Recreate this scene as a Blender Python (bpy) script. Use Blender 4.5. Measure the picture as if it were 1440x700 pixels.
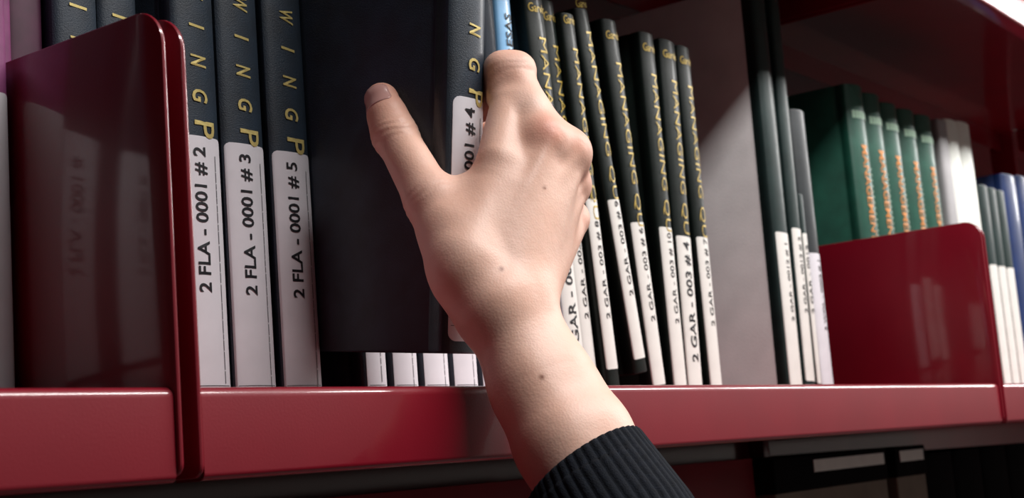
import bpy, bmesh, math, random
import numpy as np
from mathutils import Vector, Matrix

random.seed(7)
sc = bpy.context.scene
for o in list(bpy.data.objects):
    bpy.data.objects.remove(o)
COL = sc.collection
CM = 0.01
SHELF_Z = 140.0                 # height of the shelf top above the floor, cm

# ------------------------------------------------------------------ camera
F_PX = 2053.0
YAW, PITCH, ROLL = 0.9453, 0.147, -0.0788
CAM = np.array([-37.14, -41.65, -3.84])      # cm, relative to the shelf's front left corner
_f = np.array([math.sin(YAW)*math.cos(PITCH), math.cos(YAW)*math.cos(PITCH), math.sin(PITCH)])
_r0 = np.array([math.cos(YAW), -math.sin(YAW), 0.0])
_u0 = np.cross(_r0, _f)
_r = _r0*math.cos(ROLL) + _u0*math.sin(ROLL)
_u = -_r0*math.sin(ROLL) + _u0*math.cos(ROLL)


def W(p):
    """cm in the shelf frame -> metres in the world"""
    return Vector((p[0]*CM, p[1]*CM, (p[2] + SHELF_Z)*CM))


cam_d = bpy.data.cameras.new('camera')
cam = bpy.data.objects.new('camera', cam_d)
COL.objects.link(cam)
cam_d.sensor_width = 36.0
cam_d.lens = F_PX/1440.0*36.0
cam_d.clip_start = 0.02
M = Matrix(((_r[0], _u[0], -_f[0]), (_r[1], _u[1], -_f[1]), (_r[2], _u[2], -_f[2]))).to_4x4()
M.translation = W(CAM)
cam.matrix_world = M
cam_d.dof.use_dof = True
cam_d.dof.focus_distance = 0.70
cam_d.dof.aperture_fstop = 18.0
sc.camera = cam

# ------------------------------------------------------------------ world, lamps, exposure
wd = bpy.data.worlds.new('world')
sc.world = wd
wd.use_nodes = True
wd.node_tree.nodes['Background'].inputs[0].default_value = (0.85, 0.92, 1.0, 1)
wd.node_tree.nodes['Background'].inputs[1].default_value = 0.02

sc.view_settings.view_transform = 'Standard'
sc.view_settings.look = 'None'
sc.view_settings.gamma = 1.0
sc.view_settings.use_curve_mapping = False
sc.view_settings.exposure = 0.0


def area(name, loc, target, sx, sy, power, col=(1, 1, 1)):
    d = bpy.data.lights.new(name, 'AREA')
    d.shape = 'RECTANGLE'
    d.size, d.size_y = sx*CM, sy*CM
    d.energy = power
    d.color = col
    o = bpy.data.objects.new(name, d)
    COL.objects.link(o)
    o.location = W(loc)
    o.rotation_euler = (W(target) - W(loc)).to_track_quat('-Z', 'Y').to_euler()
    return o


# one even row of ceiling tubes above the aisle, about 2.5 m over the floor, all above the frame
for _n, _x in enumerate((60, 205, 350, 495, 640)):  # far three are added, unseen, for sheen on the shelf lip
    area('ceiling_tube_%d_offscreen' % (_n + 1), (_x, -75, 108), (_x, -62, 0), 120, 20, 30.0, (1.0, 0.97, 0.95))

# ------------------------------------------------------------------ helpers


def lin(c):
    return tuple((v/255.0/12.92) if v/255.0 <= 0.04045 else ((v/255.0 + 0.055)/1.055)**2.4 for v in c)


def tag(o, label=None, cat=None, group=None, kind=None):
    if label: o['label'] = label
    if cat: o['category'] = cat
    if group: o['group'] = group
    if kind: o['kind'] = kind
    return o


def obj(name, me, mat=None, parent=None, smooth=False):
    o = bpy.data.objects.new(name, me)
    COL.objects.link(o)
    if mat is not None and not me.materials:
        me.materials.append(mat)
    if smooth:
        me.polygons.foreach_set('use_smooth', [True]*len(me.polygons))
    if parent is not None:
        o.parent = parent
    return o


def mesh(name, verts, faces, scale=CM, fix=True):
    me = bpy.data.meshes.new(name)
    me.from_pydata([(v[0]*scale, v[1]*scale, v[2]*scale) for v in verts], [], faces)
    if fix:
        bm = bmesh.new(); bm.from_mesh(me)
        bmesh.ops.recalc_face_normals(bm, faces=bm.faces)
        bm.to_mesh(me); bm.free()
    me.update()
    return me


def empty(name, p, rot=(0, 0, 0)):
    o = bpy.data.objects.new(name, None)
    COL.objects.link(o)
    o.empty_display_size = 0.02
    o.location = W(p)
    o.rotation_euler = rot
    return o


def box(x0, x1, y0, y1, z0, z1):
    v = [(x, y, z) for z in (z0, z1) for y in (y0, y1) for x in (x0, x1)]
    f = [(0, 2, 3, 1), (4, 5, 7, 6), (0, 1, 5, 4), (2, 6, 7, 3), (0, 4, 6, 2), (1, 3, 7, 5)]
    return v, f


def bevel(me, w, seg=2):
    bm = bmesh.new(); bm.from_mesh(me)
    bmesh.ops.bevel(bm, geom=list(bm.edges), offset=w*CM, segments=seg, profile=0.5, affect='EDGES', clamp_overlap=True)
    bmesh.ops.recalc_face_normals(bm, faces=bm.faces)
    bm.to_mesh(me); bm.free()
    return me


def autosmooth(me, deg=35):
    me.polygons.foreach_set('use_smooth', [True]*len(me.polygons))
    bm = bmesh.new(); bm.from_mesh(me)
    for e in bm.edges:
        e.smooth = not (len(e.link_faces) == 2 and e.calc_face_angle(0) > math.radians(deg))
    bm.to_mesh(me); bm.free()
    return me


# ------------------------------------------------------------------ materials


def mat(name, col, rough=0.5, metal=0.0, coat=0.0, coat_rough=0.1, var=0.0, scale=40.0, bump=0.0, bump_scale=300.0, spec=0.5, sss=0.0, col2=None):
    m = bpy.data.materials.new(name)
    m.use_nodes = True
    nt = m.node_tree
    b = nt.nodes['Principled BSDF']
    c = lin(col)
    b.inputs['Base Color'].default_value = (*c, 1)
    b.inputs['Roughness'].default_value = rough
    b.inputs['Metallic'].default_value = metal
    b.inputs['Coat Weight'].default_value = coat
    b.inputs['Coat Roughness'].default_value = coat_rough
    b.inputs['Specular IOR Level'].default_value = spec
    tc = nt.nodes.new('ShaderNodeTexCoord')
    if var > 0 or col2:
        n = nt.nodes.new('ShaderNodeTexNoise')
        n.inputs['Scale'].default_value = scale
        n.inputs['Detail'].default_value = 5
        nt.links.new(tc.outputs['Object'], n.inputs['Vector'])
        r = nt.nodes.new('ShaderNodeValToRGB')
        r.color_ramp.elements[0].position = 0.3
        r.color_ramp.elements[1].position = 0.7
        c2 = lin(col2) if col2 else tuple(min(1, v*(1 + var)) for v in c)
        r.color_ramp.elements[0].color = (*(tuple(v*(1 - var) for v in c)), 1)
        r.color_ramp.elements[1].color = (*c2, 1)
        nt.links.new(n.outputs['Fac'], r.inputs['Fac'])
        nt.links.new(r.outputs['Color'], b.inputs['Base Color'])
    if bump > 0:
        n2 = nt.nodes.new('ShaderNodeTexNoise')
        n2.inputs['Scale'].default_value = bump_scale
        n2.inputs['Detail'].default_value = 3
        nt.links.new(tc.outputs['Object'], n2.inputs['Vector'])
        bp = nt.nodes.new('ShaderNodeBump')
        bp.inputs['Strength'].default_value = bump
        bp.inputs['Distance'].default_value = 0.0005
        nt.links.new(n2.outputs['Fac'], bp.inputs['Height'])
        nt.links.new(bp.outputs['Normal'], b.inputs['Normal'])
    return m


RED = mat('red_enamel', (130, 4, 30), rough=0.45, coat=0.9, coat_rough=0.1, spec=0.35, var=0.08, scale=15, bump=0.12, bump_scale=900)
STEEL = mat('bare_steel', (150, 150, 150), rough=0.4, metal=0.9)
NAVY = mat('navy_cloth', (25, 40, 54), rough=0.6, coat=0.35, coat_rough=0.25, var=0.35, scale=60, bump=0.5, bump_scale=1500)
NAVY_D = mat('dark_navy_cloth', (15, 25, 38), rough=0.65, spec=0.2, coat=0.06, coat_rough=0.2, var=0.3, scale=60, bump=0.5, bump_scale=1500)
BLACKG = mat('black_green_cloth', (14, 24, 21), rough=0.5, coat=0.14, coat_rough=0.15, spec=0.2, var=0.3, scale=80, bump=0.3, bump_scale=900)
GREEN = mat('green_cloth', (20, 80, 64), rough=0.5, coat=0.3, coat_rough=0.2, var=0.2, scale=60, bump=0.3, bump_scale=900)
TEALG = mat('dark_teal_cloth', (30, 48, 47), rough=0.5, spec=0.3, coat=0.2, coat_rough=0.2, var=0.2, scale=60)
GREYB = mat('grey_board', (228, 224, 224), rough=0.75, var=0.08, scale=30, bump=0.3, bump_scale=700)
GREYC = mat('charcoal_cloth', (44, 50, 53), rough=0.5, coat=0.15, var=0.2, scale=60)
PURPLE = mat('purple_cloth', (128, 62, 108), rough=0.6, var=0.25, scale=70)
PLUM = mat('plum_cloth', (70, 24, 52), rough=0.6, var=0.25, scale=70)
LBLUE = mat('pale_blue_cover', (120, 176, 220), rough=0.4, coat=0.3, var=0.08, scale=50)
BLUE = mat('blue_cover', (18, 46, 98), rough=0.4, coat=0.4, var=0.15, scale=50)
WHITEC = mat('off_white_cover', (240, 244, 236), rough=0.5, coat=0.1, var=0.06, scale=40)
LGREY = mat('light_grey_cover', (160, 158, 160), rough=0.5, var=0.08, scale=40)
PAPER = mat('page_paper', (205, 198, 182), rough=0.8, var=0.12, scale=200)
LABEL = mat('label_paper', (228, 226, 232), rough=0.55, coat=0.15, coat_rough=0.3, var=0.04, scale=60)
LABELW = mat('cream_label_paper', (232, 230, 224), rough=0.55, coat=0.15, coat_rough=0.3, var=0.04, scale=60)
INK = mat('label_ink', (22, 24, 30), rough=0.6)
INKG = mat('fine_print_ink', (110, 112, 116), rough=0.6)
GOLD = mat('gold_foil', (226, 206, 132), rough=0.38, metal=0.35, var=0.15, scale=300)
GOLDG = mat('old_gold_foil', (196, 168, 78), rough=0.38, metal=0.35, var=0.25, scale=300)
ORANGE = mat('orange_foil', (214, 140, 70), rough=0.45, metal=0.2, var=0.15, scale=300)
PALEG = mat('pale_green_foil', (170, 205, 180), rough=0.5)
CONCRETE = mat('grey_vinyl_floor', (38, 36, 36), rough=0.6, var=0.12, scale=12)
DARKWALL = mat('dark_wall_paint', (40, 36, 36), rough=0.9, var=0.1, scale=4)
BOXB = mat('brown_card', (112, 98, 84), rough=0.7, var=0.15, scale=30)
BLACK = mat('black_card', (14, 14, 16), rough=0.95, spec=0.1, var=0.2, scale=40)

# ------------------------------------------------------------------ the room
fl = obj('floor', mesh('floor', *box(-400, 900, -250, 300, -SHELF_Z - 2, -SHELF_Z)), CONCRETE)
fl.location = W((0, 0, 0)); tag(fl, kind='structure')
wb = obj('wall_back', mesh('wall_back', *box(-400, 1500, 200, 206, -SHELF_Z, 260)), DARKWALL)
wb.location = W((0, 0, 0)); tag(wb, kind='structure')

WALLP = mat('pale_wall_paint', (128, 124, 120), rough=0.8, var=0.03, scale=3)
wf = obj('wall_front', mesh('wall_front', *box(-400, 900, -176, -170, -SHELF_Z, 130)), WALLP)
wf.location = W((0, 0, 0)); tag(wf, kind='structure')

# ------------------------------------------------------------------ the bookcase
case = empty('bookcase', (0, 23, -SHELF_Z))
tag(case, 'long red enamelled steel library bookcase with lipped shelves and rounded dividers', 'bookcase')
CASE_OFF = (0, -23, SHELF_Z)


def cpart(name, me, m=RED, smooth=True):
    o = obj(name, me, m, case)
    o.location = tuple(v*CM for v in CASE_OFF)
    if smooth:
        autosmooth(me, 40)
    return o


def arc(cy, cz, r, a0, a1, n=6):
    return [(cy + r*math.cos(math.radians(a0 + (a1 - a0)*i/n)), cz + r*math.sin(math.radians(a0 + (a1 - a0)*i/n))) for i in range(n + 1)]


def sheet_x(path, x0, x1, th):
    """a folded steel sheet: path in (y, z), extruded along x, given thickness on its inner side"""
    n = len(path)
    inner = []
    for i in range(n):
        a = path[max(i - 1, 0)]; b = path[min(i + 1, n - 1)]
        d = Vector((b[0] - a[0], b[1] - a[1])).normalized()
        inner.append((path[i][0] - d.y*th, path[i][1] + d.x*th))
    v = []
    for x in (x0, x1):
        v += [(x, p[0], p[1]) for p in path] + [(x, p[0], p[1]) for p in inner]
    f = []
    o = 2*n
    for i in range(n - 1):
        f.append((i, i + 1, o + i + 1, o + i))
        f.append((n + i, o + n + i, o + n + i + 1, n + i + 1))
        f.append((i, n + i, n + i + 1, i + 1))
        f.append((o + i, o + i + 1, o + n + i + 1, o + n + i))
    f.append((0, o, o + n, n)); f.append((n - 1, 2*n - 1, o + 2*n - 1, o + n - 1))
    return v, f


def shelf_profile(z, depth=24.97):
    p = [(depth, z - 3.0), (depth, z)]
    p += arc(0.42, z - 0.42, 0.42, 90, 180)
    p += arc(0.3, z - 3.2, 0.3, 180, 270)
    p += [(1.6, z - 3.5)]
    return p


def plate(x0, x1, zb, zt, yf, yb, rt=1.3, rb=0.5, edge=0.12):
    """divider plate in the y-z plane, rounded front corners and soft edges"""
    out = []
    out += [(yb, zb), (yb, zt)]
    out += arc(yf + rt, zt - rt, rt, 90, 180, 8)
    out += arc(yf + rb, zb + rb, rb, 180, 270, 5)
    n = len(out)
    cy = sum(p[0] for p in out)/n; cz = sum(p[1] for p in out)/n
    def inset(d):
        r = []
        for i in range(n):
            a = out[i - 1]; b = out[(i + 1) % n]; c = out[i]
            e1 = Vector((c[0] - a[0], c[1] - a[1])).normalized(); e2 = Vector((b[0] - c[0], b[1] - c[1])).normalized()
            nn = Vector((-(e1.y + e2.y), e1.x + e2.x)).normalized()
            s = Vector((cy - c[0], cz - c[1]))
            if nn.dot(s) < 0: nn = -nn
            r.append((c[0] + nn.x*d, c[1] + nn.y*d))
        return r
    e = min(edge, (x1 - x0)/2)
    rings = [(x0, inset(e)), (x0 + e*0.3, inset(e*0.3)), (x0 + e, out), (x1 - e, out), (x1 - e*0.3, inset(e*0.3)), (x1, inset(e))]
    v = []; f = []
    for x, ring in rings:
        v += [(x, p[0], p[1]) for p in ring]
    for k in range(len(rings) - 1):
        for i in range(n):
            j = (i + 1) % n
            f.append((k*n + i, k*n + j, (k + 1)*n + j, (k + 1)*n + i))
    f.append(tuple(range(n))); f.append(tuple((len(rings) - 1)*n + i for i in range(n)))
    return v, f


LEVELS = [(-40.3, 'low'), (0.0, 'mid'), (40.3, 'up')]
BAYS = [(-92.9, -1.3), (0.05, 91.25), (92.6, 183.8), (185.15, 276.4)]
for z, nm in LEVELS:
    for x0, x1 in BAYS:
        cpart('shelf_board', mesh('shelf_board', *sheet_x(shelf_profile(z), x0, x1, 0.12)))
        me = mesh('rear_shelf_board', *sheet_x(shelf_profile(z), x0, x1, 0.12))
        for v in me.vertices:
            v.co.y = 0.50 - v.co.y
        o = cpart('rear_shelf_board', me)
    for xd in (-94.2, -1.25, 91.3, 183.85, 276.45):
        cpart('light_block_strip', mesh('light_block_strip', *box(xd - 0.1, xd + 1.4, 2.0, 47.5, z - 0.3, z - 0.13)))  # added strip, stops light leaking down between the bays
        cpart('divider_plate', mesh('divider_plate', *plate(xd, xd + 0.22, z - 3.3, z + 14.5, -0.18, 22.5, 1.5, 0.5, 0.1)))
        cpart('divider_plate', mesh('divider_plate', *plate(xd + 1.0, xd + 1.24, z - 3.4, z + 14.45, -0.12, 22.5, 1.5, 0.5, 0.1)))
cpart('light_block_panel', mesh('light_block_panel', *box(-94, 277, 24.8, 25.2, 40.4, 100)))  # unseen panel added to keep the tube light off the rear wall
cpart('light_block_panel', mesh('light_block_panel', *box(-94, 277, 24.8, 25.2, -SHELF_Z, -0.3)))  # added to darken the gap seen under the shelf
for xd in (-93.6, -0.6, 91.95, 184.5, 277.1):
    cpart('upright_post', bevel(mesh('upright_post', *box(xd - 0.6, xd + 0.6, 23.2, 26.8, -SHELF_Z, 100)), 0.05))
# bright catch clip between shelf lip and divider
for xd in (0.02, 92.57):
    cpart('shelf_clip', bevel(mesh('shelf_clip', *box(xd, xd + 0.28, 0.02, 0.5, -1.6, -0.45)), 0.06), STEEL)

# ------------------------------------------------------------------ lettering
_fc = {}


def text2d(body, bold=0.0, shear=0.0):
    """verts (normalised: cap height 1, starts at x=0) and faces of a line of lettering"""
    k = (body, bold, shear)
    if k in _fc: return _fc[k]
    cu = bpy.data.curves.new('lettering', 'FONT')
    cu.body = body; cu.offset = bold; cu.shear = shear; cu.resolution_u = 3
    o = bpy.data.objects.new('lettering', cu)
    COL.objects.link(o)
    dg = bpy.context.evaluated_depsgraph_get()
    me = bpy.data.meshes.new_from_object(o.evaluated_get(dg))
    v = np.array([tuple(q.co) for q in me.vertices]) if len(me.vertices) else np.zeros((0, 3))
    f = [tuple(p.vertices) for p in me.polygons]
    bpy.data.objects.remove(o); bpy.data.curves.remove(cu); bpy.data.meshes.remove(me)
    v = v[:, :2]
    v = v - v.min(0)
    _fc[k] = (v, f)
    return _fc[k]


class Spine:
    def __init__(s, t, bulge):
        s.t, s.b = t, bulge

    def y(s, x):
        u = min(1.0, abs(2*x/s.t))
        return s.b*u*u + 0.16*u**10


def spine_text(sp, body, z_start, length, cap, direction, xc=0.0, lift=0.05, bold=0.0, shear=0.0, items=None, stack=None):
    """lettering laid on the spine; direction 'up', 'down' or 'across'"""
    v, f = text2d(body, bold, shear)
    if len(v) == 0: return [], []
    mx = v.max(0)
    out = []
    for a, b in v:
        a = a/mx[0]*length; b = (b/mx[1] - 0.5)*cap
        if direction == 'up':
            x, z = xc - b, z_start + a
        elif direction == 'down':
            x, z = xc + b, z_start - a
        else:
            x, z = xc - length/2 + a, z_start + b
        out.append((x, sp.y(x) - lift, z))
    return out, f


def join(parts):
    V, Fc = [], []
    for v, f in parts:
        o = len(V)
        V += list(v); Fc += [tuple(i + o for i in q) for q in f]
    return V, Fc


def spine_label(sp, xa, xb, za, zb, rad=0.25, lift=0.025, n=16):
    v, f = [], []
    for i in range(n + 1):
        # denser sampling near the corners
        s = i/n
        x = xa + (xb - xa)*(0.5 - 0.5*math.cos(math.pi*s))
        d = min(x - xa, xb - x)
        dz = 0 if d >= rad else rad - math.sqrt(max(0, rad*rad - (rad - d)**2))
        y = sp.y(x)
        v += [(x, y - lift, za + dz), (x, y - lift, zb - dz), (x, y - 0.002, za + dz), (x, y - 0.002, zb - dz)]
    for i in range(n):
        a, b = 4*i, 4*i + 4
        f.append((a, b, b + 1, a + 1))
        f.append((a + 1, b + 1, b + 3, a + 3))
        f.append((a, a + 2, b + 2, b))
    f.append((0, 1, 3, 2)); f.append((4*n, 4*n + 2, 4*n + 3, 4*n + 1))
    return v, f


# ------------------------------------------------------------------ books


def case_mesh(t, H, D, sp, board=0.22, groove=0.10):
    h = t/2
    g = min(groove, t*0.06)
    yj = sp.y(h) + 0.15
    left = [(-h, D), (-h, yj + 0.95), (-h + g, yj + 0.78), (-h + g, yj + 0.66), (-h, yj + 0.45), (-h, yj + 0.1)]
    m = 22
    ar = []
    for i in range(m + 1):
        x = -h*math.cos(math.pi*i/m)
        ar.append((x, sp.y(x)))
    outer = left + ar + [(-x, y) for x, y in reversed(left)]
    bi = min(board, t*0.16)
    inner = []
    for x, y in outer:
        sx = (h - bi)/h
        inner.append((x*sx, min(D, y + (bi if y < yj else 0))))
    n = len(outer)
    zs = [(0.0, 0.06), (0.05, 0.012), (0.12, 0.0), (H - 0.12, 0.0), (H - 0.05, 0.012), (H, 0.06)]
    v = []
    for z, e in zs:
        for x, y in outer:
            s = (h - e)/h
            v.append((x*s, y + (e if y < yj else 0), z))
    base = len(v)
    for z in (0.0, H):
        v += [(x, y, z) for x, y in inner]
    f = []
    K = len(zs)
    for k in range(K - 1):
        for i in range(n - 1):
            f.append((k*n + i, k*n + i + 1, (k + 1)*n + i + 1, (k + 1)*n + i))
    for i in range(n - 1):
        f.append((base + i, base + n + i, base + n + i + 1, base + i + 1))
        f.append((i, base + i, base + i + 1, i + 1))
        f.append(((K - 1)*n + i, (K - 1)*n + i + 1, base + n + i + 1, base + n + i))
    f.append(tuple(k*n for k in range(K)) + (base + n, base))
    f.append(tuple(reversed(tuple(k*n + n - 1 for k in range(K)) + (base + 2*n - 1, base + n - 1))))
    return v, f


def book(label, x0, t, H, m_cover, y=11.0, z=0.0, D=20.0, lean=0.0, bulge=None, group=None, name='book', tilt=0.0,
         sticker=None, prints=(), cat='book', side=None, side_y=1.4):
    """x0: left edge at the foot; lean: radians, positive = head leans to the left"""
    bulge = bulge if bulge is not None else min(0.28, t*0.09)
    sp = Spine(t, bulge)
    zz = z + t/2*abs(math.sin(lean)) + 0.02
    root = empty(name, (x0 + t/2, y, zz), (tilt, -lean, 0))
    tag(root, label, cat, group)
    cv = mesh('cover', *case_mesh(t, H, D, sp))
    autosmooth(cv, 50)
    co = obj('cover', cv, m_cover, root)
    if side is not None:                      # boards in another colour than the spine
        cv.materials.append(side)
        for p in cv.polygons:
            if p.center.y > side_y*CM: p.material_index = 1
    bi = min(0.22, t*0.16)
    pg = mesh('page_block', *box(-t/2 + bi, t/2 - bi, bulge + 0.45, D - 0.35, 0.3, H - 0.3))
    obj('page_block', pg, PAPER, root)
    if sticker:
        lo = obj('call_number_label', mesh('label', *spine_label(sp, *sticker['rect'], rad=sticker.get('rad', 0.25))), sticker.get('mat', LABEL), root)
        autosmooth(lo.data, 60)
        if sticker.get('text'):
            tv = spine_text(sp, sticker['text'], sticker['z'], sticker['len'], sticker['cap'], 'up', sticker.get('x', -0.1), 0.05, bold=sticker.get('bold', 0.012))
            obj('label_lettering', mesh('label_lettering', *tv, fix=False), INK, lo)
        if sticker.get('fine'):
            parts = []
            xa = sticker['fine']
            zt = sticker['rect'][3] - 0.9
            zq = zt
            while zq > sticker['rect'][2] + 1.1:
                ln = random.uniform(0.25, 0.9)
                parts.append(([(xa, sp.y(xa) - 0.045, zq), (xa + 0.055, sp.y(xa + .055) - 0.045, zq), (xa + 0.055, sp.y(xa + .055) - 0.045, zq - ln), (xa, sp.y(xa) - 0.045, zq - ln)], [(0, 1, 2, 3)]))
                zq -= ln + random.uniform(0.02, 0.09)
            zz2 = sticker['rect'][2] + 0.75
            for xi in range(6):
                xq = sticker['rect'][0] + 0.1 + (sticker['rect'][1] - sticker['rect'][0] - 0.3)*xi/6
                xr = sticker['rect'][0] + 0.1 + (sticker['rect'][1] - sticker['rect'][0] - 0.3)*(xi + 1)/6
                parts.append(([(xq, sp.y(xq) - 0.045, zz2), (xr, sp.y(xr) - 0.045, zz2), (xr, sp.y(xr) - 0.045, zz2 + 0.035), (xq, sp.y(xq) - 0.045, zz2 + 0.035)], [(0, 1, 2, 3)]))
            obj('label_fine_print', mesh('label_fine_print', *join(parts), fix=False), INKG, lo)
    for nm, pm, parts in prints:
        V = join([spine_text(sp, *a, **k) for a, k in parts])
        obj(nm, mesh(nm, *V, fix=False), pm, root)
    return root


def flowing(zN=17.0, xc=-0.05, cap=0.95):
    out = []
    for i, ch in enumerate('FLOWING'):
        zc = zN + (5 - i)*1.78
        wd_ = {'W': 0.78, 'I': 0.22, 'O': 0.66, 'G': 0.66, 'N': 0.62}.get(ch, 0.5)
        out.append(((ch, zc + wd_/2, wd_, cap, 'down', xc), dict(bold=0.02, shear=0.12)))
    out.append((('P', zN - 3.02, 0.85, cap*1.35, 'down', xc + 0.22), dict(bold=0.01)))
    return out


def fla(label, x0, t, num, gold=GOLD, group=None, H=29.0, m=NAVY, inset=0.0, **k):
    h = t/2 - inset
    st = dict(rect=(-h + 0.08, h - 0.08, 0.25, 13.2), text=('2 FLA - 0001 # %s' % num).strip(), z=5.5, len=7.15 if num else 6.45, cap=0.82, x=-0.22, fine=h - 0.62, bold=0.018, rad=0.28)
    return book(label, x0, t, H, m, sticker=st, prints=[('title_lettering', gold, flowing())], group=group, **k)


# left bay
LG = 'books standing in the bay left of the tall divider'
book('slim mauve book pressed against the back of the red divider', -3.1, 1.6, 25.5, PURPLE, y=8.95,
     sticker=dict(rect=(-0.75, 0.76, 0.3, 12.9), mat=LABEL), group=LG)
book('navy cloth book beside the slim mauve one, white spine label', -6.45, 3.2, 28, NAVY, group=LG,
     sticker=dict(rect=(-1.5, 1.5, 0.3, 13.2), text='2 FLA - 0001 #', z=5.5, len=6.4, cap=0.8))
book('navy cloth book two places from the slim mauve one', -11.0, 3.2, 28, NAVY, group=LG,
     sticker=dict(rect=(-1.5, 1.5, 0.3, 13.2), text='2 FLA - 0001 #', z=5.5, len=6.4, cap=0.8))

# middle bay, the navy series
FG = 'navy cloth volumes of one series'
book('thin purple book leaning on the inner face of the divider', 0.1, 1.05, 27.5, PURPLE, y=12.4)
book('plum coloured book between thin purple book and navy volumes', 1.25, 2.0, 28.0, PLUM, y=12.9)
fla('navy volume with gold letters half hidden by divider, beside the plum book', 3.35, 2.5, '', H=29, group=FG, y=12.2)
fla('navy volume with gold letters half hidden by divider, beside an open gap', 5.9, 2.3, '', H=29, group=FG, y=12.2)
fla('navy volume with white label ending in # 2 against the open gap', 9.35, 2.75, '2', group=FG)
fla('navy volume with white label ending in # 3', 12.3, 2.85, '3', group=FG)
fla('navy volume with white label ending in # 5 beside the pulled book', 15.6, 2.85, '5', group=FG)
for i, (xa, xb) in enumerate(((21.5, 23.5), (23.75, 26.2), (26.4, 29.0), (29.1, 31.7), (31.8, 34.4))):
    fla('navy volume behind the pulled book, %s from the empty slot, label foot showing' % ('first', 'second', 'third', 'fourth', 'fifth')[i], xa, xb - xa, '', H=26.0, inset=0.14, group='navy volumes behind the pulled book')
book('dark blue slim book beside the pale blue one behind the index finger', 34.55, 1.5, 28.5, NAVY_D)
book('pale blue slim book with black lettering above the index finger', 36.35, 1.6, 28.5, LBLUE,
     prints=[('title_lettering', INK, [(('PRESAS', 21.6, 3.4, 0.72, 'up', 0.15), dict(bold=0.01))])])

# the pulled book, tipped forward in the hand
PB_TILT = math.radians(6.8)
PT = 2.9
pb = book('navy volume with label # 4 pulled out and gripped by the hand', 18.5, PT, 29.0, NAVY, y=2.85, z=1.8, D=20.5, tilt=PB_TILT, bulge=0.3,
          sticker=dict(rect=(-1.22, 1.36, 0.6, 12.8), text='2 FLA - 0001 # 4', z=5.3, len=7.0, cap=0.82, x=-0.1, fine=0.8, bold=0.018, rad=0.4),
          prints=[('title_lettering', GOLD, flowing(16.3, 0.15))])

# black-green series
GG = 'black green volumes of one series with gold titles'


def gar(label, x0, t, num, H=27.3, lean=0.0, zl=12.5, big=False, title=True, gold=GOLDG, lm=LABELW, zb=0.9, **k):
    h = t/2
    if big:
        st = dict(rect=(-h + 0.08, h - 0.08, zb - 0.6, zl), text=('2 GAR - 003 # %s' % num).strip(), z=2.6, len=9.0 if num else 8.0, cap=min(0.95, t*0.5), x=0.0, bold=0.02, rad=0.12, mat=lm)
    else:
        st = dict(rect=(-h + 0.08, h - 0.08, zb, zl), text=('2 GAR - 003 # %s' % num).strip(), z=5.4, len=6.7 if num else 6.0, cap=min(0.62, t*0.34), x=0.12, bold=0.008, rad=0.12, mat=lm)
    pr = [('title_lettering', gold, [(('MANAGING QU', 24.1, 11.9, min(1.0, t*0.5), 'down', 0.12), dict(bold=-0.008, shear=0.0))]),
          ('author_lettering', gold, [(('Garvin', 26.1, t*0.86, 0.62, 'across', 0.0), dict(bold=0.008))])]
    return book(label, x0, t, H, BLACKG, sticker=st, prints=pr if title else [], lean=lean, group=GG, D=19.0, **k)


gar('black green volume with large label lettering beside the knuckles', 41.25, 2.1, '', lean=0.058, big=True, zl=12.6)
gar('black green volume between the large lettered one and label # 8', 43.75, 1.6, '', lean=0.058, zl=12.8, y=11.5)
gar('black green volume with dark foot, white label ending in # 8', 45.75, 1.55, '8', lean=0.071, zl=13.6, zb=2.0, H=26.6)
gar('black green volume lifted off the shelf and leaning, label ending in # 9', 49.35, 1.65, '9', lean=0.144, zl=12.2, z=1.7, zb=1.0, H=25.8)
gar('black green volume leaning, white label ending in # 6', 51.55, 1.9, '6', lean=0.088, zl=12.5)
gar('black green upright volume with white label ending in # 10', 54.45, 1.95, '10', lean=0.004, zl=12.5)
gar('black green volume with large label lettering ending in # 4', 56.5, 2.25, '4', lean=-0.03, zl=12.0, big=True)
gar('black green volume at the open gap, label ending in # 7', 59.85, 1.9, '7', lean=0.0, zl=12.2)

# tall grey-sided book and its neighbours at the far end of the bay
TG = 'slim volumes at the end of the bay'
book('tall dark spined volume with a plain pale grey side', 73.3, 2.6, 35.6, TEALG, lean=-0.02, side=GREYB, D=20.5, group=TG,
     sticker=dict(rect=(-1.15, 1.2, 0.3, 13.7), mat=LABELW, text='2 GAR - 0012 # 1', z=6.2, len=6.6, cap=0.6, x=0.2, rad=0.15))
book('tall dark teal volume standing against the grey sided one', 76.4, 1.85, 35.6, TEALG, lean=-0.03, group=TG,
     sticker=dict(rect=(-0.85, 0.85, 1.2, 14.3), mat=LABELW, text='2 GAR - 0012 # 2', z=7.0, len=6.6, cap=0.6, x=0.1, rad=0.15))
book('thin dark teal pamphlet squeezed between two volumes', 78.45, 0.85, 17.5, TEALG, lean=-0.02, group=TG,
     sticker=dict(rect=(-0.38, 0.38, 1.0, 14.0), mat=LABELW, text='2 GAR - 0012', z=7.0, len=6.0, cap=0.5, x=0.0, rad=0.1))
book('charcoal volume with lilac label beside the red divider', 79.75, 2.65, 25.3, GREYC, lean=0.0, group=TG, bulge=0.4,
     sticker=dict(rect=(-1.2, 1.2, 0.3, 12.4), text='2 WOL - 0002 # 1', z=5.6, len=6.2, cap=0.6, x=0.2, rad=0.15))

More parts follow.
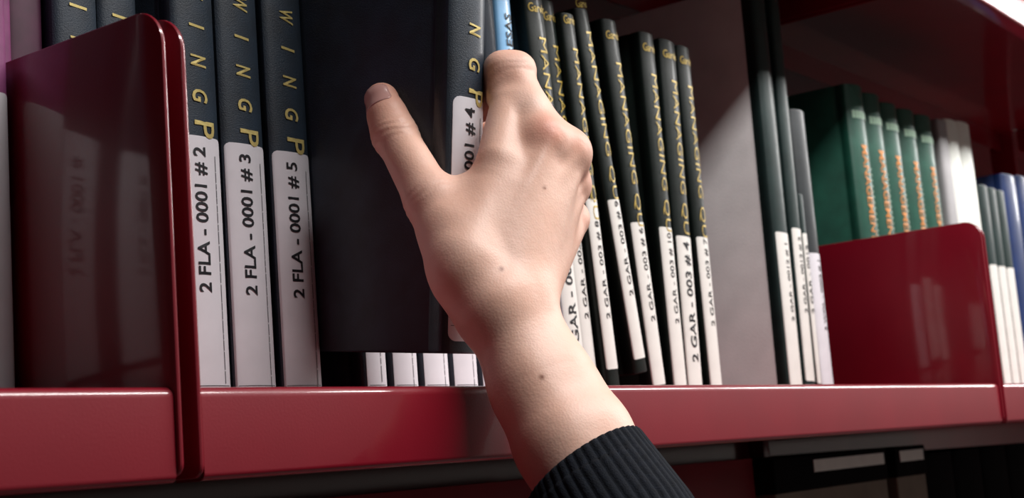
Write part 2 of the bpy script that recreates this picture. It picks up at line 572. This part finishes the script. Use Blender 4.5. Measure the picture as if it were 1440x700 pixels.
# right bay
NG = 'green volumes of one series with orange titles'
gl = ['first of the green volumes, its dark side showing', 'green volume beside the first of its series', 'middle one of the five green volumes',
      'green volume, fourth in the series from the dark one', 'green volume standing beside the light grey book']
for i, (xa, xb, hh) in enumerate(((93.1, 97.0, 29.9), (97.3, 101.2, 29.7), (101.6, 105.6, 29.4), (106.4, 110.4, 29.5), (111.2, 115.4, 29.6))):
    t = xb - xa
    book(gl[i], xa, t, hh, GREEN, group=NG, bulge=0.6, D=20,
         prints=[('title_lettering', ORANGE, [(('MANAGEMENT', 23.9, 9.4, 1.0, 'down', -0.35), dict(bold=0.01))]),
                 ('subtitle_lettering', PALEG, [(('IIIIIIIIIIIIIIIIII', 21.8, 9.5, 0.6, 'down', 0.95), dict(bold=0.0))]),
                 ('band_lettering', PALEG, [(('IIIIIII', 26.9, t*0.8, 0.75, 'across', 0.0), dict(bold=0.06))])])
book('light grey book between the green volumes and white ones', 116.6, 2.7, 29.8, LGREY, bulge=0.1)
book('white book next to the light grey one', 119.6, 3.6, 30.3, WHITEC, bulge=0.3)
book('white book beside the dark labelled volumes', 123.4, 4.0, 30.6, WHITEC, bulge=0.3)
RG = 'dark volumes with pale labels beyond the divider'
for i, xa in enumerate((128.2, 131.2, 134.2)):
    book(['dark volume with pale label against the white book', 'dark volume with pale label between two of its kind', 'dark volume with pale label against the thick blue book'][i], xa, 2.7, 23.8, TEALG, group=RG,
         sticker=dict(rect=(-1.25, 1.25, 0.3, 14.5), mat=LABELW))
book('thick blue book at the end of the row', 137.4, 5.2, 26.2, BLUE, bulge=0.4)
book('blue book behind the thick blue one', 142.9, 4.0, 26.6, BLUE, bulge=0.3)

# ------------------------------------------------------------------ on the shelf below
cpart('lower_panel', bevel(mesh('lower_panel', *box(-92.8, 67.0, 12.0, 12.3, -40.2, -4.7)), 0.08))


def archive_box(label, xa, xb, strips):
    r = empty('archive_box', ((xa + xb)/2, 11, -40.28))
    tag(r, label, 'box', 'archive boxes on the shelf below')
    h = (xb - xa)/2
    obj('box_body', bevel(mesh('box_body', *box(-h, h, 0, 13, 0, 33.0)), 0.15), BOXB, r)
    lid = obj('box_lid', bevel(mesh('box_lid', *box(-h - 0.12, h + 0.12, -0.15, 13.15, 32.6, 35.4)), 0.15), BLACK, r)
    for a, b in strips:
        obj('label_strip', mesh('label_strip', *box(a - (xa + xb)/2, b - (xa + xb)/2, -0.22, -0.15, 34.0, 35.0)), LABELW, lid)


archive_box('brown archive box with black lid and long white label strip under the shelf', 68.4, 91.0, [(75.5, 90.3)])
archive_box('narrow brown archive box with short white label strip under the shelf', 93.4, 100.6, [(94.2, 100.0)])
for i, xa in enumerate((101.2, 109.6, 118.0, 126.4)):
    r = empty('black_binder', (xa + 4, 11, -40.28))
    tag(r, ['black binder beside the narrow archive box', 'black binder next but one to the narrow archive box', 'black binder third along from the narrow archive box', 'black binder fourth along from the narrow archive box'][i], 'binder', 'black binders on the shelf below')
    spb = Spine(8.0, 0.3)
    cvb = autosmooth(mesh('binder_cover', *case_mesh(8.0, 34.5, 13.4, spb)), 50)
    obj('binder_cover', cvb, BLACK, r)
    obj('binder_papers', mesh('binder_papers', *box(-3.2, 3.2, 1.5, 13, 0.4, 31)), PAPER, r)

# ------------------------------------------------------------------ the arm and hand
def hp(x, y, d):
    """a point seen at pixel (x, y), d cm in front of the lens"""
    return CAM + (_f + _r*(x - 720)/F_PX - _u*(y - 350)/F_PX)*d


nz = lambda a: a/np.linalg.norm(a)
w0 = hp(714, 436, 68.7)
fa1 = hp(765, 545, 67.4)
fa2 = hp(806, 618, 66.2)
fa3 = hp(872, 745, 64.0)
fa4 = hp(1010, 1010, 59.5)
a_ax = nz(w0 - fa2)
img_perp = nz(0.89*_r + 0.45*_u)
b_ax = 0.62*img_perp + 0.78*_f
b_ax = nz(b_ax - a_ax*np.dot(a_ax, b_ax))

mc2, mc3, mc4, mc5 = hp(760, 198, 72.8), hp(796, 216, 74.4), hp(800, 260, 76.0), hp(802, 308, 77.4)
pip2 = hp(719, 103, 75.0)
dip2 = np.array([22.3, 2.3, 14.9]); tip2 = np.array([22.2, 4.4, 14.1])
pip3 = np.array([24.0, 2.8, 13.4]); dip3 = np.array([22.6, 5.0, 12.9]); tip3 = np.array([22.2, 6.7, 12.1])
pip4 = np.array([24.4, 3.8, 11.2]); dip4 = np.array([22.8, 5.8, 10.8]); tip4 = np.array([22.2, 7.2, 10.0])
pip5 = np.array([25.2, 3.8, 9.0]); dip5 = np.array([23.4, 5.2, 8.6]); tip5 = np.array([22.2, 6.2, 8.0])
cmc1 = hp(657, 392, 68.5); mcp1 = hp(606, 282, 70.8); ip1 = hp(557, 193, 73.1); tip1 = hp(537, 140, 74.0)

PR = []          # (a, b, ra, rb, blend)


def cone(a, b, ra, rb, k=0.6):
    PR.append((np.asarray(a, float), np.asarray(b, float), ra, rb, k))


# forearm: two parallel strands make the flat oval section
for s in (-1, 1):
    cone(fa4 + b_ax*s*0.9, fa3 + b_ax*s*0.8, 2.9, 2.2, 1.2)
    cone(fa3 + b_ax*s*0.8, fa2 + b_ax*s*0.75, 2.2, 2.0, 1.2)
    cone(fa2 + b_ax*s*0.75, fa1 + b_ax*s*0.72, 2.0, 1.76, 1.2)
    cone(fa1 + b_ax*s*0.72, w0 + b_ax*s*0.75, 1.76, 1.68, 1.2)
# carpus to knuckles
wr = w0 - b_ax*0.8
for t, m, r0, r1 in ((-0.9, mc2, 1.5, 1.12), (-0.3, mc3, 1.5, 1.12), (0.35, mc4, 1.45, 1.08), (0.95, mc5, 1.4, 1.0)):
    cone(w0 + b_ax*t, m, r0, r1, 0.9)
# palm pads filling the underside
cone(w0*0.45 + mc3*0.55 + np.array([-0.2, 0.6, 0]), mc3 + np.array([-0.6, 1.0, -0.5]), 1.2, 1.0, 0.9)
# thumb base and web muscle
cone(w0 - b_ax*1.0 + a_ax*0.3, cmc1, 1.55, 1.5, 1.0)
cone(cmc1, mcp1, 1.45, 1.16, 0.9)
cone(hp(652, 362, 68.8), hp(694, 268, 71.0), 1.55, 1.3, 1.1)
cone(hp(632, 325, 69.9), hp(668, 280, 71.4), 1.2, 0.9, 1.0)
cone(hp(622, 285, 71.0), hp(735, 262, 72.2), 0.95, 0.95, 0.9)
cone(hp(700, 226, 71.5), hp(716, 150, 73.7), 1.05, 0.98, 0.8)
# thumb
cone(mcp1, ip1, 1.24, 1.06, 0.6)
cone(ip1, tip1, 1.06, 0.86, 0.45)
cone(hp(552, 186, 73.1), hp(545, 166, 73.5), 1.02, 0.98, 0.4)
# fingers
cone(mc2, pip2, 1.13, 1.08, 0.5)
cone(pip2, dip2, 1.05, 0.88, 0.3); cone(dip2, tip2, 0.84, 0.70, 0.25)
cone(mc3, pip3, 1.1, 0.97, 0.3); cone(pip3, dip3, 0.95, 0.86, 0.2); cone(dip3, tip3, 0.84, 0.70, 0.2)
cone(mc4, pip4, 1.05, 0.92, 0.3); cone(pip4, dip4, 0.9, 0.82, 0.2); cone(dip4, tip4, 0.8, 0.68, 0.2)
cone(mc5, pip5, 0.95, 0.8, 0.3); cone(pip5, dip5, 0.8, 0.72, 0.2); cone(dip5, tip5, 0.7, 0.6, 0.2)
cone(hp(706, 98, 74.7), hp(706, 138, 74.3), 0.85, 0.8, 0.3)
cone(hp(705, 98, 74.9), hp(729, 98, 75.0), 0.92, 0.9, 0.35)
cone(mc2, mc3, 1.2, 1.12, 0.7); cone(mc2*0.6 + pip2*0.4, mc3*0.85 + mc2*0.15, 0.9, 1.0, 0.8); cone(mc3, mc4, 1.02, 1.02, 0.5)
# knuckle caps and tendons on the back of the hand
dors = nz(-_f*0.85 + _r*0.35 + _u*0.35)
for m, r in ((mc2, 0.35), (mc3, 0.42), (mc4, 0.42), (mc5, 0.4)):
    cone(m + dors*0.62, m + dors*0.62 - a_ax*0.3, r, r*0.9, 0.6)
for t, m in ((-0.5, mc2), (-0.1, mc3), (0.3, mc4)):
    s = w0 + b_ax*t + a_ax*2.2 + dors*1.15
    cone(s, m + dors*0.98 - a_ax*0.4, 0.16, 0.2, 0.45)


def sdf(P):
    """smooth union of all cones, P (n,3)"""
    d = np.full(len(P), 1e3)
    for a, b, ra, rb, k in PR:
        ab = b - a
        L2 = max(1e-9, ab @ ab)
        t = np.clip(((P - a) @ ab)/L2, 0, 1)
        q = np.linalg.norm(P - a - t[:, None]*ab, axis=1) - (ra + (rb - ra)*t)
        h = np.clip(0.5 + 0.5*(d - q)/k, 0, 1)
        d = d*(1 - h) + q*h - k*h*(1 - h)
    return d


def sdf_grid(lo, n, st):
    D = np.full(n, 1e3, np.float32)
    ax = [lo[i] + st*np.arange(n[i]) for i in range(3)]
    for a, b, ra, rb, k in PR:
        m = max(ra, rb) + 2*k + 0.6
        s = []
        for i in range(3):
            i0 = max(0, int((min(a[i], b[i]) - m - lo[i])/st)); i1 = min(n[i], int((max(a[i], b[i]) + m - lo[i])/st) + 2)
            s.append(slice(i0, max(i0, i1)))
        X = ax[0][s[0]][:, None, None]; Y = ax[1][s[1]][None, :, None]; Z = ax[2][s[2]][None, None, :]
        if X.size*Y.size*Z.size == 0: continue
        ab = b - a; L2 = max(1e-9, ab @ ab)
        t = np.clip(((X - a[0])*ab[0] + (Y - a[1])*ab[1] + (Z - a[2])*ab[2])/L2, 0, 1)
        q = np.sqrt((X - a[0] - t*ab[0])**2 + (Y - a[1] - t*ab[1])**2 + (Z - a[2] - t*ab[2])**2) - (ra + (rb - ra)*t)
        d = D[s[0], s[1], s[2]]
        h = np.clip(0.5 + 0.5*(d - q)/k, 0, 1)
        D[s[0], s[1], s[2]] = d*(1 - h) + q*h - k*h*(1 - h)
    return D


def surface_nets(D, lo, st):
    neg = D < 0
    c = np.zeros(tuple(s - 1 for s in D.shape), np.int8)
    for i in (0, 1):
        for j in (0, 1):
            for k in (0, 1):
                c += neg[i:D.shape[0] - 1 + i, j:D.shape[1] - 1 + j, k:D.shape[2] - 1 + k]
    cells = np.argwhere((c > 0) & (c < 8))
    idx = -np.ones(c.shape, np.int64)
    idx[tuple(cells.T)] = np.arange(len(cells))
    acc = np.zeros((len(cells), 3)); cnt = np.zeros(len(cells))
    corners = [(i, j, k) for i in (0, 1) for j in (0, 1) for k in (0, 1)]
    vals = {q: D[cells[:, 0] + q[0], cells[:, 1] + q[1], cells[:, 2] + q[2]].astype(float) for q in corners}
    for q in corners:
        for ax in range(3):
            if q[ax] == 0:
                q2 = tuple(v + (1 if i == ax else 0) for i, v in enumerate(q))
                a, b = vals[q], vals[q2]
                m = (a < 0) != (b < 0)
                t = np.where(m, a/np.where(m, a - b, 1), 0)
                p = np.zeros((len(cells), 3)) + np.array(q)
                p[:, ax] += t
                acc[m] += p[m]; cnt[m] += 1
    V = (cells + acc/cnt[:, None])*st + lo
    Fq = []
    for ax in range(3):
        u_, v_ = (ax + 1) % 3, (ax + 2) % 3
        sl0 = [slice(None)]*3; sl1 = [slice(None)]*3
        sl0[ax] = slice(0, -1); sl1[ax] = slice(1, None)
        A, B = neg[tuple(sl0)], neg[tuple(sl1)]
        e = np.argwhere(A != B)
        e = e[(e[:, u_] > 0) & (e[:, v_] > 0)]
        e = e[(e[:, u_] < c.shape[u_]) & (e[:, v_] < c.shape[v_])]
        fl_ = A[tuple(e.T)]
        def at(du, dv):
            q = e.copy(); q[:, u_] -= du; q[:, v_] -= dv
            return idx[tuple(q.T)]
        quad = np.stack([at(0, 0), at(1, 0), at(1, 1), at(0, 1)], 1)
        quad[~fl_] = quad[~fl_][:, ::-1]
        Fq.append(quad)
    Fq = np.concatenate(Fq)
    Fq = Fq[(Fq >= 0).all(1)]
    return V, Fq


person = empty('person', tuple(fa4))
tag(person, 'bare hand and forearm in dark ribbed sleeve gripping a navy book', 'person')
BASE = np.asarray(fa4)

st_ = 0.11
lo_ = np.array([12.0, -17.0, -11.5]); hi_ = np.array([34.0, 10.0, 20.0])
nn_ = tuple(int(v) for v in np.ceil((hi_ - lo_)/st_))
Dg = sdf_grid(lo_, nn_, st_)
# the arm ends inside the sleeve
cutp = fa3 + (fa3 - fa2)*0.1
axis_c = nz(fa2 - fa3)
gx = [lo_[i] + st_*np.arange(nn_[i]) for i in range(3)]
pl = -((gx[0][:, None, None] - cutp[0])*axis_c[0] + (gx[1][None, :, None] - cutp[1])*axis_c[1] + (gx[2][None, None, :] - cutp[2])*axis_c[2])
Dg = np.maximum(Dg, pl.astype(np.float32))
SV, SF = surface_nets(Dg, lo_, st_)
del Dg, pl
# skin folds over the thumb joint and the bent index joint
for c_, ax_, rr_, amp_ in ((ip1, nz(tip1 - ip1), 1.5, 0.016), (pip2 + nz(mc2 - pip2)*0.4, nz(mc2 - pip2), 1.35, 0.008), (mcp1, nz(ip1 - mcp1), 1.5, 0.012)):
    rel_ = SV - c_
    al_ = rel_ @ ax_
    w_ = np.exp(-(al_/0.55)**2)*(np.linalg.norm(rel_, axis=1) < rr_ + 0.5)
    wob_ = 0.12*np.sin(SV[:, 0]*3.1 + SV[:, 2]*2.3)
    rad_ = rel_ - al_[:, None]*ax_
    rad_ /= np.maximum(1e-6, np.linalg.norm(rad_, axis=1))[:, None]
    SV = SV + rad_*(amp_*w_*np.cos((al_ + wob_)*2*math.pi/0.42))[:, None]
hm = bpy.data.meshes.new('hand_and_forearm')
hm.from_pydata(((SV - BASE)*CM).tolist(), [], SF.tolist())
hm.update()

# skin tint: redder over joints, fingertip and thumb edge; moles
tint = np.zeros(len(SV)); mole = np.zeros(len(SV))
for c_, r_, a_ in ((mc2 + dors*1.1, 0.9, 0.9), (mc3 + dors*1.1, 0.9, 0.55), (mc4 + dors, 0.9, 0.5), (mc5 + dors, 0.9, 0.5), (pip2, 1.5, 0.35), (tip1, 1.6, 0.7), (ip1 - _r*0.7, 1.0, 0.45),
                   (mcp1, 1.6, 0.2)):
    tint += a_*np.exp(-((SV - c_)**2).sum(1)/(r_*r_))
arm_t = None
for px, py, r_ in ((762, 530, 0.13), (705, 378, 0.11), (766, 264, 0.08), (690, 590, 0.05), (850, 560, 0.05)):
    o_ = CAM; dr = nz(hp(px, py, 1.0) - CAM)
    rel = SV - o_
    al = rel @ dr
    ds = np.linalg.norm(rel - al[:, None]*dr, axis=1)
    m = ds < 0.5
    if m.any():
        near = al[m].min()
        mole += np.exp(-(ds/r_)**2)*((al < near + 0.6) & m)
at1 = hm.attributes.new('flush', 'FLOAT', 'POINT'); at1.data.foreach_set('value', np.clip(tint, 0, 1).astype(np.float32))
at2 = hm.attributes.new('mole', 'FLOAT', 'POINT'); at2.data.foreach_set('value', np.clip(mole, 0, 1).astype(np.float32))

SKIN = bpy.data.materials.new('skin')
SKIN.use_nodes = True
nt = SKIN.node_tree
bs = nt.nodes['Principled BSDF']
bs.inputs['Roughness'].default_value = 0.48
bs.inputs['Specular IOR Level'].default_value = 0.4
bs.inputs['Subsurface Weight'].default_value = 0.07
bs.inputs['Subsurface Radius'].default_value = (1.0, 0.35, 0.2)
bs.inputs['Subsurface Scale'].default_value = 0.004


def mixc(fac, a, b):
    n = nt.nodes.new('ShaderNodeMix'); n.data_type = 'RGBA'
    if isinstance(a, tuple): n.inputs[6].default_value = (*lin(a), 1)
    else: nt.links.new(a, n.inputs[6])
    if isinstance(b, tuple): n.inputs[7].default_value = (*lin(b), 1)
    else: nt.links.new(b, n.inputs[7])
    nt.links.new(fac, n.inputs[0])
    return n.outputs[2]


tcn = nt.nodes.new('ShaderNodeTexCoord')
nz1 = nt.nodes.new('ShaderNodeTexNoise'); nz1.inputs['Scale'].default_value = 45; nz1.inputs['Detail'].default_value = 6
nt.links.new(tcn.outputs['Object'], nz1.inputs['Vector'])
af = nt.nodes.new('ShaderNodeAttribute'); af.attribute_name = 'flush'
am = nt.nodes.new('ShaderNodeAttribute'); am.attribute_name = 'mole'
c1 = mixc(nz1.outputs['Fac'], (244, 206, 188), (226, 174, 150))
c2 = mixc(af.outputs['Fac'], c1, (222, 146, 124))
c3 = mixc(am.outputs['Fac'], c2, (130, 78, 56))
nt.links.new(c3, bs.inputs['Base Color'])
vor = nt.nodes.new('ShaderNodeTexVoronoi'); vor.inputs['Scale'].default_value = 900
nt.links.new(tcn.outputs['Object'], vor.inputs['Vector'])
nz2 = nt.nodes.new('ShaderNodeTexNoise'); nz2.inputs['Scale'].default_value = 130; nz2.inputs['Detail'].default_value = 4
nt.links.new(tcn.outputs['Object'], nz2.inputs['Vector'])
ad = nt.nodes.new('ShaderNodeMath'); ad.operation = 'MULTIPLY_ADD'; ad.inputs[1].default_value = 0.25
nt.links.new(vor.outputs['Distance'], ad.inputs[0]); nt.links.new(nz2.outputs['Fac'], ad.inputs[2])
bpn = nt.nodes.new('ShaderNodeBump'); bpn.inputs['Strength'].default_value = 0.25; bpn.inputs['Distance'].default_value = 0.0008
nt.links.new(ad.outputs[0], bpn.inputs['Height']); nt.links.new(bpn.outputs['Normal'], bs.inputs['Normal'])
body = obj('hand_and_forearm', hm, SKIN, person, smooth=True)

# thumb nail: a curved plate following the skin
NAIL = mat('nail', (208, 160, 152), rough=0.25, coat=0.4, coat_rough=0.15)
t_ax = nz(tip1 - ip1)
n_ax = -_f*0.86 - _r*0.45 + _u*0.15
n_ax = nz(n_ax - t_ax*np.dot(n_ax, t_ax)); s_ax = np.cross(t_ax, n_ax)
nu, nv = 12, 12
nvv, nff = [], []
for i in range(nu + 1):
    s = i/nu
    for j in range(nv + 1):
        ph = (-1 + 2*j/nv)
        w_ = 1.0 if s < 0.75 else math.sqrt(max(0.05, 1 - ((s - 0.75)/0.27)**2))
        wb_ = 1.0 if s > 0.2 else 0.75 + 0.25*math.sqrt(max(0, 1 - ((0.2 - s)/0.2)**2))
        ang = ph*math.radians(58)*w_*wb_
        base = tip1 + t_ax*(-0.62 + 1.12*s)
        dr = n_ax*math.cos(ang) + s_ax*math.sin(ang)
        lo_t, hi_t = 0.0, 2.0
        for _ in range(18):
            mid = (lo_t + hi_t)/2
            if sdf((base + dr*mid)[None])[0] < 0: lo_t = mid
            else: hi_t = mid
        nvv.append(base + dr*(lo_t + 0.02 + 0.03*s) - BASE)
for i in range(nu):
    for j in range(nv):
        a = i*(nv + 1) + j
        nff.append((a, a + 1, a + nv + 2, a + nv + 1))
nail = obj('thumb_nail', mesh('thumb_nail', [tuple(v) for v in nvv], nff), NAIL, person, smooth=True)
sol = nail.modifiers.new('thickness', 'SOLIDIFY'); sol.thickness = 0.0005; sol.offset = 1

# sleeve: ribbed knit tube
KNIT = mat('navy_knit', (13, 18, 27), rough=0.9, var=0.35, scale=350, bump=0.8, bump_scale=1400, spec=0.2)
hem = hp(823, 660, 65.7)
path = [hem + (hem - fa3)*0.0, hp(838, 688, 65.2), hp(872, 745, 64.0), hp(930, 855, 62.2), hp(1010, 1010, 59.5), hp(1120, 1220, 56.0)]
rad = [(3.45, 2.75), (3.65, 2.95), (3.9, 3.2), (4.1, 3.5), (4.6, 4.1), (5.0, 4.6)]
pts_, rr = [], []
for i in range(len(path) - 1):
    for q in range(8):
        t = q/8
        pts_.append(path[i]*(1 - t) + path[i + 1]*t)
        rr.append((rad[i][0]*(1 - t) + rad[i + 1][0]*t, rad[i][1]*(1 - t) + rad[i + 1][1]*t))
n_s = 264
ribs = 44
sv, sf = [], []


def ring(c, ax_, ra, rb, amp, skew=0.0):
    b1 = nz(b_ax - ax_*np.dot(b_ax, ax_)); b2 = np.cross(ax_, b1)
    for i in range(n_s):
        ph = 2*math.pi*i/n_s
        m = amp*(abs(math.cos(ph*ribs/2))**0.6 - 0.6)
        q = b1*math.cos(ph)*(ra + m) + b2*math.sin(ph)*(rb + m)
        sv.append(c + q - ax_*skew*float(np.dot(q, _r)) - BASE)


ax0 = nz(pts_[1] - pts_[0])
ring(pts_[0] + ax0*1.2, ax0, rad[0][0] - 0.34, rad[0][1] - 0.34, 0.0, 0.22)
ring(pts_[0] + ax0*0.05, ax0, rad[0][0] - 0.30, rad[0][1] - 0.30, 0.03, 0.22)
ring(pts_[0] - ax0*0.08, ax0, rad[0][0] - 0.15, rad[0][1] - 0.15, 0.06, 0.22)
ring(pts_[0] - ax0*0.03, ax0, rad[0][0] - 0.03, rad[0][1] - 0.03, 0.12, 0.22)
for i in range(1, len(pts_)):
    ax_ = nz(pts_[min(i + 1, len(pts_) - 1)] - pts_[i - 1])
    ring(pts_[i], ax_, rr[i][0], rr[i][1], 0.11, max(0.0, 0.22*(1 - i/14)))
nr = len(sv)//n_s
for k in range(nr - 1):
    for i in range(n_s):
        j = (i + 1) % n_s
        sf.append((k*n_s + i, k*n_s + j, (k + 1)*n_s + j, (k + 1)*n_s + i))
sf.append(tuple((nr - 1)*n_s + i for i in range(n_s)))
obj('sleeve', mesh('sleeve', [tuple(v) for v in sv], sf), KNIT, person, smooth=True)
